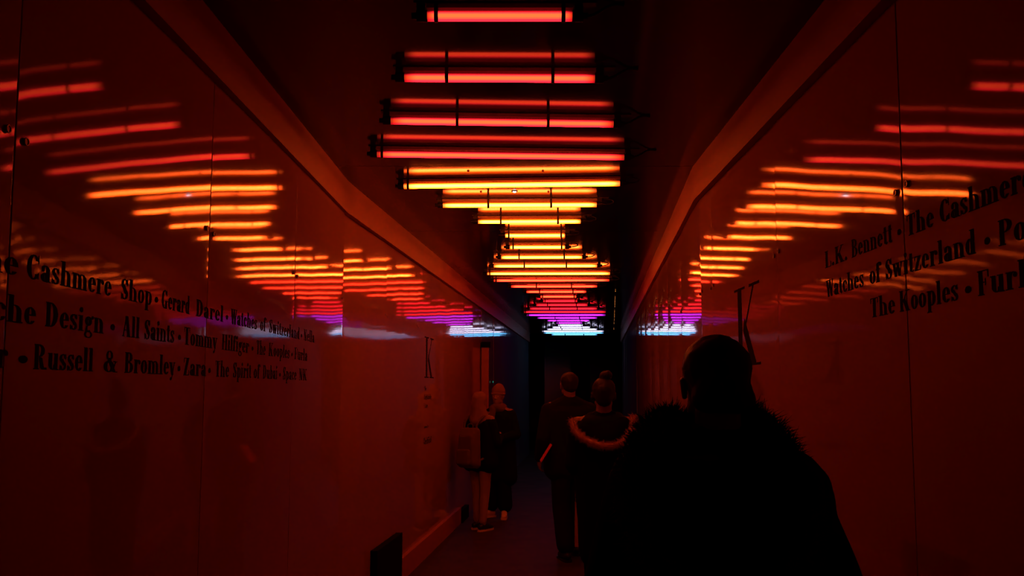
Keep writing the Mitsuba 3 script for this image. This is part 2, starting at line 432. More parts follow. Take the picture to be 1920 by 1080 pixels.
    g['L'] = (unary_union([stem(0.22, 0, 1, head=2), R(0.2, 0, 0.68, H_), R(0.62, 0, 0.68, 0.32)]), 0.72)
    g['E'] = (unary_union([stem(0.22, 0, 1), R(0.2, 0, 0.68, H_), R(0.62, 0, 0.68, 0.3), R(0.2, 1 - H_, 0.66, 1), R(0.61, 0.72, 0.66, 1), R(0.2, 0.5, 0.5, 0.5 + H_), R(0.46, 0.38, 0.5, 0.66)]), 0.74)
    g['F'] = (unary_union([stem(0.22, 0, 1), R(0.2, 1 - H_, 0.66, 1), R(0.61, 0.70, 0.66, 1), R(0.2, 0.5, 0.5, 0.5 + H_), R(0.46, 0.38, 0.5, 0.66)]), 0.70)
    g['N'] = (unary_union([R(0.18, 0, 0.18 + H_ * 1.4, 1), R(0.68, 0, 0.68 + H_ * 1.4, 1), bar((0.22, 1), (0.66, 0), 0.25), ser(0.21, 0, 0.28), ser(0.72, 1, 0.28), R(0.04, 1 - H_, 0.3, 1)]), 0.90)
    g['W'] = (unary_union([bar((0.16, 1), (0.36, 0), 0.22), bar((0.5, 1), (0.36, 0), H_ * 1.5), bar((0.52, 1), (0.74, 0), 0.22), bar((0.92, 1), (0.74, 0), H_ * 1.5), ser(0.16, 1, 0.36), ser(0.52, 1, 0.34), ser(0.92, 1, 0.24)]), 1.04)
    g['Z'] = (unary_union([bar((0.5, 1), (0.18, 0), 0.24), R(0.06, 1 - H_, 0.62, 1), R(0.05, 0, 0.64, H_), R(0.06, 0.72, 0.10, 1), R(0.59, 0, 0.64, 0.3)]), 0.70)
    g['&'] = (unary_union([ring(0.36, 0.77, 0.20, 0.23, 0.11), ring(0.34, 0.27, 0.31, 0.27, 0.2), bar((0.3, 0.66), (0.66, 0.02), 0.2), bar((0.74, 0.5), (0.58, 0.1), H_ * 1.5), R(0.6, 0.48, 0.86, 0.52), R(0.6, 0, 0.86, H_)]), 0.90)
    g['.'] = (dot(0.15, 0.1, 0.11), 0.30)
    g['•'] = (dot(0.25, 0.36, 0.15), 0.50)
    return g


GLYPH = glyphs()
_flat = {}


def glyph_mesh(ch):
    if ch not in _flat:
        g = GLYPH[ch][0].buffer(0)
        parts = [p for p in getattr(g, 'geoms', [g]) if p.area > 1e-5]
        _flat[ch] = cat_([trimesh.creation.extrude_polygon(p.simplify(0.006), 1.0, engine='earcut') for p in parts])
    return _flat[ch]


def lettering(side, word, d0, d1, z, cap, mat='black_vinyl', name='lettering', thick=0.0005):
    """One word on a wall, filling d0..d1 metres along the passage, its baseline at z; it reads left to right for who faces the wall."""
    if side == 'left':
        d0, d1 = (d + 0.02 * max(0.0, 3.16 - d) / 1.2 for d in (d0, d1))
    x, ms = 0.0, []
    for ch in word:
        m = glyph_mesh(ch).copy()
        m.apply_translation([x, 0, 0])
        ms.append(m)
        x += GLYPH[ch][1] + 0.02
    m = cat_(ms)
    v = np.array(m.vertices)
    lo, hi = v[:, 0].min(), v[:, 0].max()
    f = (v[:, 0] - lo) / (hi - lo)
    y = d0 + (d1 - d0) * f
    p0, p1 = np.zeros_like(v), np.zeros_like(v)
    for piece in trimesh.graph.connected_components(m.edges, nodes=np.arange(len(v)), min_len=1):
        B = board_at(side, y[piece].mean())
        q = (y[piece] - B.a[1]) / B.t[1]
        p0[piece] = B.at(q, z + v[piece, 1] * cap, 0.0005)
        p1[piece] = B.at(q, z + v[piece, 1] * cap, 0.0005 + thick)
    m.vertices = np.where(v[:, 2:3] > 0.5, p1, p0)
    m.fix_normals()
    put(f'wall_{side}__{name}', m, mat)


B1, B2, B3, CAP = EYE + 0.262, EYE + 0.154, EYE + 0.048, 0.061
for w, a, b in (('The', 1.76, 1.955), ('Cashmere', 1.99, 2.40), ('Shop', 2.46, 2.667), ('•', 2.690, 2.715), ('Gerard', 2.745, 2.985), ('Darel', 3.05, 3.335), ('•', 3.365, 3.39), ('Watches', 3.42, 3.76), ('of', 3.81, 3.90), ('Switzerland', 3.95, 4.50), ('•', 4.53, 4.556), ('Nella', 4.59, 4.83)):
    lettering('left', w, a, b, B1, CAP)
for w, a, b in (('Porsche', 1.66, 2.035), ('Design', 2.075, 2.365), ('•', 2.405, 2.43), ('All', 2.475, 2.59), ('Saints', 2.625, 2.855), ('•', 2.89, 2.915), ('Tommy', 2.945, 3.28), ('Hilfiger', 3.33, 3.66), ('•', 3.695, 3.72), ('The', 3.765, 3.90), ('Kooples', 3.95, 4.31), ('•', 4.345, 4.37), ('Furla', 4.41, 4.68)):
    lettering('left', w, a, b, B2, CAP)
for w, a, b in (('er', 1.85, 1.935), ('•', 1.975, 2.01), ('Russell', 2.035, 2.315), ('&', 2.375, 2.455), ('Bromley', 2.50, 2.875), ('•', 2.895, 2.92), ('Zara', 2.95, 3.175), ('•', 3.195, 3.22), ('The', 3.27, 3.42), ('Spirit', 3.47, 3.70), ('of', 3.735, 3.83), ('Dubai', 3.87, 4.10), ('•', 4.135, 4.16), ('Space', 4.20, 4.46), ('NK', 4.51, 4.68)):
    lettering('left', w, a, b, B3, CAP)
R1, R2, R3 = EYE + 0.442, EYE + 0.334, EYE + 0.227
for w, a, b in (('L.K.', 3.11, 2.90), ('Bennett', 2.86, 2.545), ('•', 2.51, 2.485), ('The', 2.45, 2.29), ('Cashmere', 2.255, 1.84), ('Shop', 1.80, 1.60)):
    lettering('right', w, a, b, R1, CAP)
for w, a, b in (('Watches', 3.11, 2.77), ('of', 2.72, 2.63), ('Switzerland', 2.60, 2.085), ('•', 2.045, 2.02), ('Porsche', 1.985, 1.61)):
    lettering('right', w, a, b, R2, CAP)
for w, a, b in (('The', 2.72, 2.545), ('Kooples', 2.515, 2.18), ('•', 2.145, 2.115), ('Furla', 2.085, 1.83)):
    lettering('right', w, a, b, R3, CAP)

# the tall light-cut K on both walls, and the small lines below the left one
_s = S_
GLYPH['Ktall'] = (unary_union([R(0.16, 0, 0.32, 1), R(0.02, 0, 0.46, 0.03), R(0.02, 0.97, 0.46, 1), bar((0.80, 1), (0.42, 0.46), 0.05), sg.Polygon([(0.42, 0.60), (0.36, 0.44), (0.66, 0), (0.86, 0)]),
                               R(0.62, 0.965, 1.0, 1), R(0.56, 0, 1.0, 0.03)]), 1.0)
lettering('left', ['Ktall'], 8.36, 8.82, EYE + 0.112, 0.405, name='letter')
lettering('right', ['Ktall'], 4.42, 3.97, EYE + 0.115, 0.395, name='letter')
for w, a, b, z, c in (('The', 8.36, 8.46, EYE - 0.012, 0.042), ('Knightsbridge', 8.36, 8.72, EYE - 0.098, 0.048), ('Estate', 8.36, 8.53, EYE - 0.182, 0.045), ('managed', 8.36, 8.50, EYE - 0.375, 0.026), ('by', 8.52, 8.57, EYE - 0.375, 0.026), ('Chelsfield', 8.33, 8.72, EYE - 0.530, 0.062)):
    lettering('left', w, a, b, z, c, name='caption')


# ---------------------------------------------------------------- the lamps
def glow(colour):
    c = GLOW[colour]

    def fn(p, n, uv):
        e = 0.10 + 0.90 * mikit.smoothstep(0.0, 0.075, uv.x) * mikit.smoothstep(1.0, 0.925, uv.x)
        b = 0.06 + 0.94 * mikit.smoothstep(0.62, 0.10, n.z)
        core = mikit.smoothstep(-0.92, -0.55, n.z) * mikit.smoothstep(0.30, -0.10, n.z)
        return mikit.mix(c[0], c[1], core) * e * b
    return mikit.proc(fn)


GLOWS = {k: glow(k) for k in GLOW}
TR = 0.0195


def lamp_tube(L, n=20, m=24):
    i, j = np.meshgrid(np.arange(m + 1), np.arange(n + 1), indexing='ij')
    a = 2 * np.pi * j / n
    V = np.stack([(i / m - 0.5) * L, TR * np.cos(a), TR * np.sin(a)], -1).reshape(-1, 3)
    uv = np.stack([i / m, j / n], -1).reshape(-1, 2)
    q = (np.arange(m)[:, None] * (n + 1) + np.arange(n)[None]).ravel()
    F = np.vstack([np.stack([q, q + n + 2, q + 1], 1), np.stack([q, q + n + 1, q + n + 2], 1)])
    t = V[F[0]]
    if np.dot(np.cross(t[1] - t[0], t[2] - t[0]), t.mean(0) * [0, 1, 1]) < 0:
        F = F[:, ::-1]
    return trimesh.Trimesh(V, F, process=False), uv


def xcyl(x0, x1, r, n=18):
    m = trimesh.creation.cylinder(r, abs(x1 - x0), sections=n)
    m.apply_transform(trimesh.transformations.rotation_matrix(math.pi / 2, [0, 1, 0]))
    m.apply_translation([(x0 + x1) / 2, 0, 0])
    return m


DROP = 0.047          # centre of the sleeve below the ceiling
LENGTH = {2: 0.6, 3: 0.9, 4: 1.2, 5: 1.5}
_made = {}


def shared(key, make):
    if key not in _made:
        _made[key] = make()
    return _made[key]


def lamp_parts(feet, first):
    L = LENGTH[feet]
    lit = L - 0.07
    out = {}
    m, uv = lamp_tube(lit)
    out['tube'] = mikit.ply(m, 'sleeve', smooth=True, uv=uv)
    cap = lambda s: mikit.ply(cat_([xcyl(s * (lit / 2 - 0.004), s * L / 2, 0.0215), xcyl(s * L / 2, s * (L / 2 + 0.018), 0.012), box([s * (lit / 2 + 0.005), -0.008, 0.01], [s * (L / 2), 0.008, DROP - 0.002])]), 'black_plastic', smooth=30)
    out['end_cap'], out['end_cap_001'] = cap(-1), cap(1)
    out['housing'] = mikit.ply(cat_([box([-lit / 2, -0.013, DROP - 0.021], [lit / 2, 0.013, DROP - 0.005])]), 'pale_housing')
    out['base_strip'] = mikit.ply(box([-L / 2 - 0.01, -0.019, DROP - 0.005], [L / 2 + 0.05, 0.019, DROP]), 'black_plastic')
    def clip(x):
        c = xcyl(x - 0.007, x + 0.007, TR + 0.0035, 20)
        return mikit.ply(cat_([c, box([x - 0.007, -0.022, 0.0], [x + 0.007, -0.015, DROP - 0.001]), box([x - 0.007, 0.015, 0.0], [x + 0.007, 0.022, DROP - 0.001])]), 'black_plastic', smooth=30)
    if feet == 5:
        out['clip'] = clip(-0.683)
    else:
        out['clip'], out['clip_001'] = clip(-0.229), clip(0.229)
    th = np.linspace(0, math.pi, 14)
    if first:
        path = np.array([[L / 2 + 0.012, 0, 0.0], [L / 2 + 0.045, 0, 0.008], [L / 2 + 0.075, 0.0, 0.026], [L / 2 + 0.10, 0.0, DROP - 0.008], [L / 2 + 0.15, 0.0, DROP - 0.006]])
        out['cable'] = mikit.ply(tube(smooth_curve(path, 16), 0.006, 7), 'black_plastic', smooth=True)
    else:
        r = 0.030
        path = np.stack([L / 2 + 0.014 + 0.07 * np.sin(th), 0 * th - 0.012 * np.sin(th), -0.002 + (DROP - 0.008) * (1 - np.cos(th)) / 2], 1)
        out['cable'] = mikit.ply(tube(path, 0.0045, 7), 'black_plastic', smooth=True)
    return out


SIZES = [2, 3, 4, 5, 5, 4, 3, 2]
WORD = {2: 'two-foot', 3: 'three-foot', 4: 'four-foot', 5: 'five-foot'}
ORD = ['first', 'second', 'third', 'fourth', 'fifth', 'sixth', 'seventh', 'eighth']
HUES = [('red', 'red', 0), ('yellow', 'yellow', 4), ('orange', 'orange-red', 12), ('scarlet', 'deep red', 16), ('magenta', 'magenta', 20), ('white', 'white', 24), ('cyan', 'pale blue', 28)]


def hue(k):
    return next(h for h in reversed(HUES) if k >= h[2] or h[2] == 0)


COUNT = {'red': 4, 'yellow': 8, 'orange': 4, 'scarlet': 4, 'magenta': 4, 'white': 4, 'cyan': 2}
X_NEAR = [-0.044, -0.053, -0.047, -0.0615]
ROT = {0: 0.0, 1: 0.012, 2: 0.045, 3: 0.045, 4: -0.055}
for k in range(30):
    feet = SIZES[k % 8]
    colour, word, k0 = hue(k)
    if k < 4:
        y = 2.943 + 0.6163 * k
        x = X_NEAR[k] if k >= 0 else -0.045
    else:
        y = 5.498 + 0.618 * (k - 4)
        x = 0.486 + 0.0995 * (y - 10.44) + (0.022 if k in (6, 7) else 0)
    rot = ROT.get(k, -0.02 if k > 4 else 0.0)
    if k >= 0:
        n = k - k0
        lab = f'{feet}-foot {word} fluorescent tube, {ORD[n]} nearest of the {COUNT[colour]} {word} ceiling tubes'
    else:
        lab = f'{feet}-foot red fluorescent tube {["one", "two", "three", "four"][-k - 1]} behind the nearest ceiling tube in view'
    t = thing('fluorescent_tube', lab, 'lamp', f'{word} tubes on the ceiling')
    M = T().translate([x, y, CEIL_Z - DROP]).rotate([0, 0, 1], math.degrees(rot))
    for part, d in shared((feet, k < 4), lambda: lamp_parts(feet, k < 4)).items():
        e = {**d, 'to_world': M}
        if part == 'tube':
            e['emitter'] = {'type': 'area', 'radiance': GLOWS[colour]}
        scene[f'{t}__{part}'] = e

# ---------------------------------------------------------------- people
def ball(x, y, z, r, n=16):
    return m3.Manifold.sphere(r, n).translate((x, y, z))


def hulls(groups, step=0.02, it=10, n=16, cut=None):
    """One continuous surface from hulls of balls; each group is a list of (x, y, z, radius), hulled pair by pair when it is a tuple."""
    ms = []
    for g in groups:
        if isinstance(g, tuple):
            ms += [m3.Manifold.batch_hull([ball(*a, n=n), ball(*b, n=n)]) for a, b in zip(g[:-1], g[1:])]
        else:
            ms.append(m3.Manifold.batch_hull([ball(*a, n=n) for a in g]))
    m = m3.Manifold.batch_boolean(ms, m3.OpType.Add)
    m = m.refine_to_length(step)
    q = m.to_mesh()
    t = trimesh.Trimesh(q.vert_properties[:, :3], q.tri_verts, process=True)
    if it:
        trimesh.smoothing.filter_taubin(t, lamb=0.5, nu=0.51, iterations=it)
    if cut is not None:
        t.vertices[:, 2] = np.maximum(t.vertices[:, 2], cut)
    return t


def folds(t, amount, scale=9.0, seed=3):
    p = np.array(t.vertices)
    q = p * np.array([scale, scale, scale * 0.6])
    t.vertices = p + t.vertex_normals * ((meshkit.fbm(q, 3, seed) - 0.5) * 2 * amount)[:, None]
    return t


def hand(w, d, f, n, s=1.0):
    """Palm, four unequal fingers bent towards n and a thumb on the side f; w wrist, d along the hand."""
    w, d, f, n = (np.asarray(v, float) for v in (w, d, f, n))
    P = lambda a, b, c: w + s * (a * d + b * f + c * n)
    B = lambda p, r: (p[0], p[1], p[2], r * s)
    g = [[B(P(0.0, 0.012, 0), 0.022), B(P(0.0, -0.012, 0), 0.022), B(P(0.085, 0.030, 0), 0.013), B(P(0.082, -0.030, 0), 0.012)]]
    for k, (b, L) in enumerate(((0.031, 0.072), (0.010, 0.080), (-0.011, 0.074), (-0.031, 0.058))):
        a, c, th, ch = 0.084, 0.0, 0.0, []
        for q, (fr, bend) in enumerate(((0.0, 0.25), (0.45, 0.5), (0.32, 0.45), (0.23, 0.0))):
            a += L * fr * math.cos(th)
            c += L * fr * math.sin(th)
            ch.append(B(P(a, b * (1 + 0.08 * q), c), 0.0092 - 0.0009 * q))
            th += bend
        g.append(tuple(ch))
    g.append((B(P(0.022, 0.030, 0.004), 0.013), B(P(0.055, 0.052, 0.014), 0.0105), B(P(0.083, 0.054, 0.026), 0.0095), B(P(0.102, 0.048, 0.034), 0.008)))
    return g


def head_groups(ears=True):
    g = [[(0, -0.020, 1.665, 0.083), (0, 0.022, 1.660, 0.078), (0, 0.045, 1.605, 0.058)],
         [(0, 0.045, 1.605, 0.058), (0, 0.072, 1.556, 0.026), (0.036, 0.030, 1.572, 0.030), (-0.036, 0.030, 1.572, 0.030)],
         [(0.030, 0.082, 1.655, 0.016), (-0.030, 0.082, 1.655, 0.016)],
         ((0, 0.098, 1.650, 0.008), (0, 0.116, 1.612, 0.012)), [(0.014, 0.100, 1.607, 0.009), (-0.014, 0.100, 1.607, 0.009), (0, 0.116, 1.612, 0.012)],
         [(0.019, 0.090, 1.581, 0.007), (-0.019, 0.090, 1.581, 0.007), (0, 0.098, 1.583, 0.007)], [(0.016, 0.089, 1.568, 0.008), (-0.016, 0.089, 1.568, 0.008), (0, 0.095, 1.567, 0.008)],
         ((0, -0.022, 1.59, 0.055), (0, -0.012, 1.45, 0.062))]
    if ears:
        for s in (-1, 1):
            g.append([(s * 0.077, 0.010, 1.602, 0.007), (s * 0.083, -0.006, 1.640, 0.009), (s * 0.079, 0.016, 1.645, 0.007)])
    return g


def arm(s, el, wr, r=(0.052, 0.043, 0.030), sh=(0.185, 0.0, 1.42)):
    return ((s * sh[0], sh[1], sh[2], r[0]), (*el, r[1]), (*wr, r[2]))


def unit(v):
    v = np.asarray(v, float)
    return v / np.linalg.norm(v)


def leg(s, kn=None, an=None, r=(0.082, 0.056, 0.038)):
    kn = kn or (s * 0.095, 0.02, 0.49)
    an = an or (s * 0.095, -0.01, 0.085)
    return ((s * 0.09, 0, 0.90, r[0]), (*kn, r[1]), (*an, r[2]))


TORSO = [[(0.11, 0, 1.36, 0.085), (-0.11, 0, 1.36, 0.085), (0.085, 0, 1.08, 0.09), (-0.085, 0, 1.08, 0.09)], [(0.085, 0, 1.08, 0.09), (-0.085, 0, 1.08, 0.09), (0.09, 0, 0.92, 0.095), (-0.09, 0, 0.92, 0.095)],
         [(0.17, 0, 1.41, 0.055), (-0.17, 0, 1.41, 0.055), (0, -0.01, 1.47, 0.058)]]


def fur(path, core, n, length, seed, lean=0.5):
    """A fur edging: a core and many fine tapering tufts, one mesh."""
    r = np.random.default_rng(seed)
    pts = smooth_curve(path, 60)
    c = tube(pts, core * np.r_[0.5, np.ones(58), 0.5], 10)
    V, F, N = [np.array(c.vertices)], [np.array(c.faces)], len(c.vertices)
    tang = np.gradient(pts, axis=0)
    idx = r.integers(0, len(pts), n)
    t = tang[idx] / np.linalg.norm(tang[idx], axis=1, keepdims=True)
    d = r.normal(size=(n, 3))
    d -= (d * t).sum(1, keepdims=True) * t
    d /= np.linalg.norm(d, axis=1, keepdims=True)
    base = pts[idx] + tang[idx] * r.uniform(-0.5, 0.5, (n, 1)) + d * core * 0.8
    tip = base + (d + t * r.normal(0, lean, (n, 1)) + r.normal(0, 0.25, (n, 3))) * length * r.uniform(0.5, 1.1, (n, 1))
    e1 = np.cross(d, t) * 0.0022
    e2 = t * 0.0022
    for a, b, cc in ((e1, -e1 * 0.5 + e2, -e1 * 0.5 - e2),):
        V.append(np.stack([base + a, base + b, base + cc, tip], 1).reshape(-1, 3))
    k = np.arange(n)[:, None] * 4 + N
    F.append(np.concatenate([k + [0, 1, 3], k + [1, 2, 3], k + [2, 0, 3]]))
    return trimesh.Trimesh(np.vstack(V), np.vstack(F), process=False)


def shoe(s, x, y, yaw=0.0):
    g = [[(0, -0.055, 0.055, 0.036), (0, 0.02, 0.075, 0.040), (0.008 * s, 0.10, 0.045, 0.040), (0.004 * s, 0.155, 0.032, 0.030)]]
    up = hulls(g, 0.012, 6, cut=0.014)
    poly = sg.MultiPoint([(0, -0.058), (0.008 * s, 0.10), (0.004 * s, 0.155)]).convex_hull.buffer(0.039, 8)
    so = trimesh.creation.extrude_polygon(poly, 0.022, engine='earcut')
    M = trimesh.transformations.rotation_matrix(yaw, [0, 0, 1])
    M[:2, 3] = x, y
    up.apply_transform(M)
    so.apply_transform(M)
    return up, so


class Figure:
    def __init__(self, label, x, y, yaw, height, group=None):
        self.key = thing('person', label, 'person', group)
        self.M = T().translate([x, y, 0]).rotate([0, 0, 1], yaw).scale(height / 1.75)

    def add(self, part, mesh, mat, smooth=True, label=None, kind=None):
        k, n = f'{self.key}__{part}', 0
        while k in scene:
            n += 1
            k = f'{self.key}__{part}_{n:03d}'
        scene[k] = mikit.ply(mesh, mat, smooth=smooth, to_world=self.M)
        tag(k, label, kind=kind)
        return k


def eyes(f, dark='dark_hair'):
    for s in (-1, 1):
        e = trimesh.creation.icosphere(2, 0.0115)
        e.apply_translation([s * 0.030, 0.083, 1.636])
        f.add('eye', e, 'pale_leather')


def hair_cap(extra=(), low=1.60):
    g = [[(0, -0.028, 1.672, 0.088), (0, 0.018, 1.678, 0.080), (0, -0.045, 1.625, 0.070)]] + list(extra)
    t = hulls(g, 0.012, 6)
    return folds(t, 0.005, 40, 5)


# 1: the man nearest the camera, from behind
f = Figure('man in a black coat with dark furry hood seen from behind, nearest the camera', 0.51, 2.16, 3, 1.712)
el, wr = {-1: (-0.27, -0.02, 1.13), 1: (0.265, -0.03, 1.13)}, {-1: (-0.27, 0.12, 0.90), 1: (0.29, 0.08, 0.88)}
g = head_groups() + TORSO + [arm(s, el[s], wr[s]) for s in (-1, 1)] + [leg(-1, (-0.10, 0.10, 0.50), (-0.10, 0.10, 0.085)), leg(1, (0.10, -0.02, 0.49), (0.10, -0.16, 0.10))]
for s in (-1, 1):
    g += hand(wr[s], unit([0, 0.35, -1]), [0, 1, 0.35], [-s, 0, 0])
f.add('body', hulls(g, 0.012, 8), 'skin')
f.add('hair', hair_cap([[(0.04, -0.07, 1.60, 0.04), (-0.04, -0.07, 1.60, 0.04), (0, -0.06, 1.66, 0.06)]]), 'dark_hair')
c = [[(0.155, 0, 1.345, 0.135), (-0.155, 0, 1.345, 0.135), (0.15, 0, 1.0, 0.155), (-0.15, 0, 1.0, 0.155)], [(0.15, 0, 1.0, 0.155), (-0.15, 0, 1.0, 0.155), (0.16, 0, 0.72, 0.15), (-0.16, 0, 0.72, 0.15)],
     [(0.165, 0, 1.385, 0.082), (-0.19, 0, 1.395, 0.085), (0, -0.01, 1.46, 0.09)]]
c += [((0.172 if s > 0 else -0.195, 0, 1.37, 0.092), (*el[s], 0.088), (*wr[s], 0.068)) for s in (-1, 1)]
f.add('coat', folds(hulls(c, 0.02, 8), 0.008, 7), 'black_wool')
f.add('trousers', hulls([leg(-1, (-0.10, 0.10, 0.50), (-0.10, 0.10, 0.12), (0.10, 0.075, 0.066)), leg(1, (0.10, -0.02, 0.49), (0.10, -0.16, 0.13), (0.10, 0.075, 0.066)), [(0.09, 0, 0.93, 0.1), (-0.09, 0, 0.93, 0.1)]], 0.03, 6), 'dark_navy')
for s, y in ((-1, 0.10), (1, -0.16)):
    up, so = shoe(s, s * 0.10, y)
    sh = f.add('shoe', up, 'black_plastic')
    scene[sh + '__sole'] = mikit.ply(so, 'black_plastic', to_world=f.M)
hood = hulls([[(0.13, -0.12, 1.38, 0.09), (-0.17, -0.12, 1.37, 0.09), (0.09, -0.17, 1.25, 0.08), (-0.12, -0.17, 1.24, 0.08)], [(0.13, -0.05, 1.46, 0.05), (-0.13, -0.05, 1.455, 0.05), (0.15, -0.12, 1.36, 0.07), (-0.18, -0.12, 1.36, 0.07)],
              ((-0.10, 0.07, 1.46, 0.05), (-0.115, -0.03, 1.50, 0.05)), ((0.10, 0.07, 1.46, 0.05), (0.11, -0.03, 1.50, 0.05))], 0.02, 8)
f.add('hood', folds(hood, 0.008, 10), 'black_wool')
ruff = [(-0.02, 0.10, 1.46), (-0.085, 0.06, 1.53), (-0.135, 0.0, 1.535), (-0.19, -0.06, 1.50), (-0.235, -0.11, 1.43), (-0.245, -0.17, 1.34), (-0.20, -0.23, 1.23), (-0.08, -0.27, 1.17), (0.05, -0.27, 1.18), (0.125, -0.22, 1.26),
        (0.152, -0.16, 1.38), (0.142, -0.09, 1.46), (0.118, -0.02, 1.525), (0.088, 0.04, 1.55), (0.04, 0.10, 1.47)]
f.add('fur_trim', fur(ruff, 0.034, 9000, 0.030, 1), 'dark_fur', smooth=False, kind='stuff')

# 2: woman with the pale fur hood trim, from behind
f = Figure('woman seen from behind, hair pinned up, dark coat whose hood is edged with pale fur', 0.645, 6.05, -4, 1.66)
el, wr = {-1: (-0.225, -0.03, 1.13), 1: (0.24, -0.03, 1.13)}, {-1: (-0.15, 0.16, 0.98), 1: (0.18, 0.16, 0.98)}
g = head_groups() + TORSO + [arm(s, el[s], wr[s]) for s in (-1, 1)] + [leg(-1, (-0.09, 0.09, 0.50), (-0.09, 0.12, 0.085)), leg(1, (0.09, 0.0, 0.49), (0.09, -0.14, 0.10))]
for s in (-1, 1):
    g += hand(wr[s], unit([0, 0.6, -1]), unit([0, 1, 0.6]), [-s, 0, 0], 0.92)
f.add('body', hulls(g, 0.015, 8), 'skin')
f.add('hair', hair_cap([[(0.01, -0.035, 1.765, 0.042), (0.03, -0.05, 1.775, 0.035)], [(0.0, -0.06, 1.60, 0.06), (0, -0.05, 1.66, 0.075)], [(0.06, 0.0, 1.62, 0.035), (-0.06, 0.0, 1.62, 0.035), (0, -0.04, 1.68, 0.07)]]), 'brown_hair')
c = [[(0.13, 0, 1.34, 0.115), (-0.13, 0, 1.34, 0.115), (0.10, 0, 1.02, 0.125), (-0.10, 0, 1.02, 0.125)], [(0.10, 0, 1.02, 0.125), (-0.10, 0, 1.02, 0.125), (0.09, 0, 0.50, 0.12), (-0.07, 0, 0.50, 0.12)],
     [(0.165, 0, 1.39, 0.07), (-0.165, 0, 1.39, 0.07), (0, -0.01, 1.46, 0.075)]]
c += [((s * 0.19, 0, 1.385, 0.078), (*el[s], 0.07), (*wr[s], 0.055)) for s in (-1, 1)]
f.add('coat', folds(hulls(c, 0.025, 8), 0.008, 7), 'black_wool')
f.add('trousers', hulls([leg(-1, (-0.09, 0.09, 0.50), (-0.09, 0.12, 0.12), (0.09, 0.07, 0.06)), leg(1, (0.09, 0.0, 0.49), (0.09, -0.14, 0.13), (0.09, 0.07, 0.06)), [(0.08, 0, 0.93, 0.09), (-0.08, 0, 0.93, 0.09)]], 0.03, 6), 'black_wool')
for s, y in ((-1, 0.12), (1, -0.14)):
    up, so = shoe(s, s * 0.09, y)
    sh = f.add('shoe', up, 'black_plastic')
    scene[sh + '__sole'] = mikit.ply(so, 'black_plastic', to_world=f.M)
f.add('hood', folds(hulls([[(0.13, -0.10, 1.42, 0.06), (-0.15, -0.10, 1.38, 0.06), (0.05, -0.15, 1.33, 0.06), (-0.03, -0.15, 1.31, 0.06)], [(0.10, 0.0, 1.47, 0.04), (-0.10, 0.0, 1.46, 0.04), (0.12, -0.09, 1.42, 0.06), (-0.13, -0.09, 1.40, 0.06)]], 0.02, 8), 0.006, 10), 'black_wool')
f.add('fur_trim', fur([(-0.235, -0.10, 1.455), (-0.225, -0.14, 1.395), (-0.175, -0.19, 1.335), (-0.10, -0.235, 1.295), (-0.005, -0.25, 1.272), (0.09, -0.235, 1.285), (0.155, -0.19, 1.33), (0.195, -0.14, 1.40), (0.21, -0.09, 1.48)], 0.020, 1500, 0.026, 2), 'pale_fur', smooth=False, label='pale fur edging of the hood', kind='stuff')

# 3: man walking ahead of her
f = Figure('short-haired man in a dark jacket walking away, left of the woman with the fur hood', 0.553, 8.35, 14, 1.742)
el, wr = {-1: (-0.275, -0.04, 1.13), 1: (0.275, -0.03, 1.13)}, {-1: (-0.27, 0.10, 0.94), 1: (0.235, 0.04, 0.88)}
g = head_groups() + TORSO + [arm(s, el[s], wr[s]) for s in (-1, 1)] + [leg(-1, (-0.09, 0.0, 0.49), (-0.09, -0.15, 0.10)), leg(1, (0.09, 0.10, 0.50), (0.09, 0.12, 0.085))]
for s in (-1, 1):
    g += hand(wr[s], unit([0, 0.2, -1]), unit([0, 1, 0.2]), [-s, 0, 0])
f.add('body', hulls(g, 0.015, 8), 'skin')
f.add('hair', hair_cap(), 'brown_hair')
c = [[(0.145, 0, 1.34, 0.12), (-0.145, 0, 1.34, 0.12), (0.12, 0, 1.05, 0.13), (-0.12, 0, 1.05, 0.13)], [(0.12, 0, 1.05, 0.13), (-0.12, 0, 1.05, 0.13), (0.13, 0, 0.84, 0.13), (-0.13, 0, 0.84, 0.13)],
     [(0.18, 0, 1.40, 0.07), (-0.18, 0, 1.40, 0.07), (0, -0.01, 1.48, 0.075)]]
c += [((s * 0.205, 0, 1.385, 0.082), (*el[s], 0.072), (*wr[s], 0.055)) for s in (-1, 1)]
f.add('jacket', folds(hulls(c, 0.025, 8), 0.008, 7), 'dark_navy')
f.add('trousers', hulls([leg(-1, (-0.09, 0.0, 0.49), (-0.09, -0.15, 0.15), (0.10, 0.085, 0.09)), leg(1, (0.09, 0.10, 0.50), (0.09, 0.12, 0.15), (0.10, 0.085, 0.09)), [(0.08, 0, 0.93, 0.1), (-0.08, 0, 0.93, 0.1)]], 0.03, 6), 'dark_navy')
for s, y in ((-1, -0.15), (1, 0.12)):
    up, so = shoe(s, s * 0.09, y)
    sh = f.add('shoe', up, 'black_plastic')
    scene[sh + '__sole'] = mikit.ply(so, 'black_plastic', to_world=f.M)
MAN3 = f

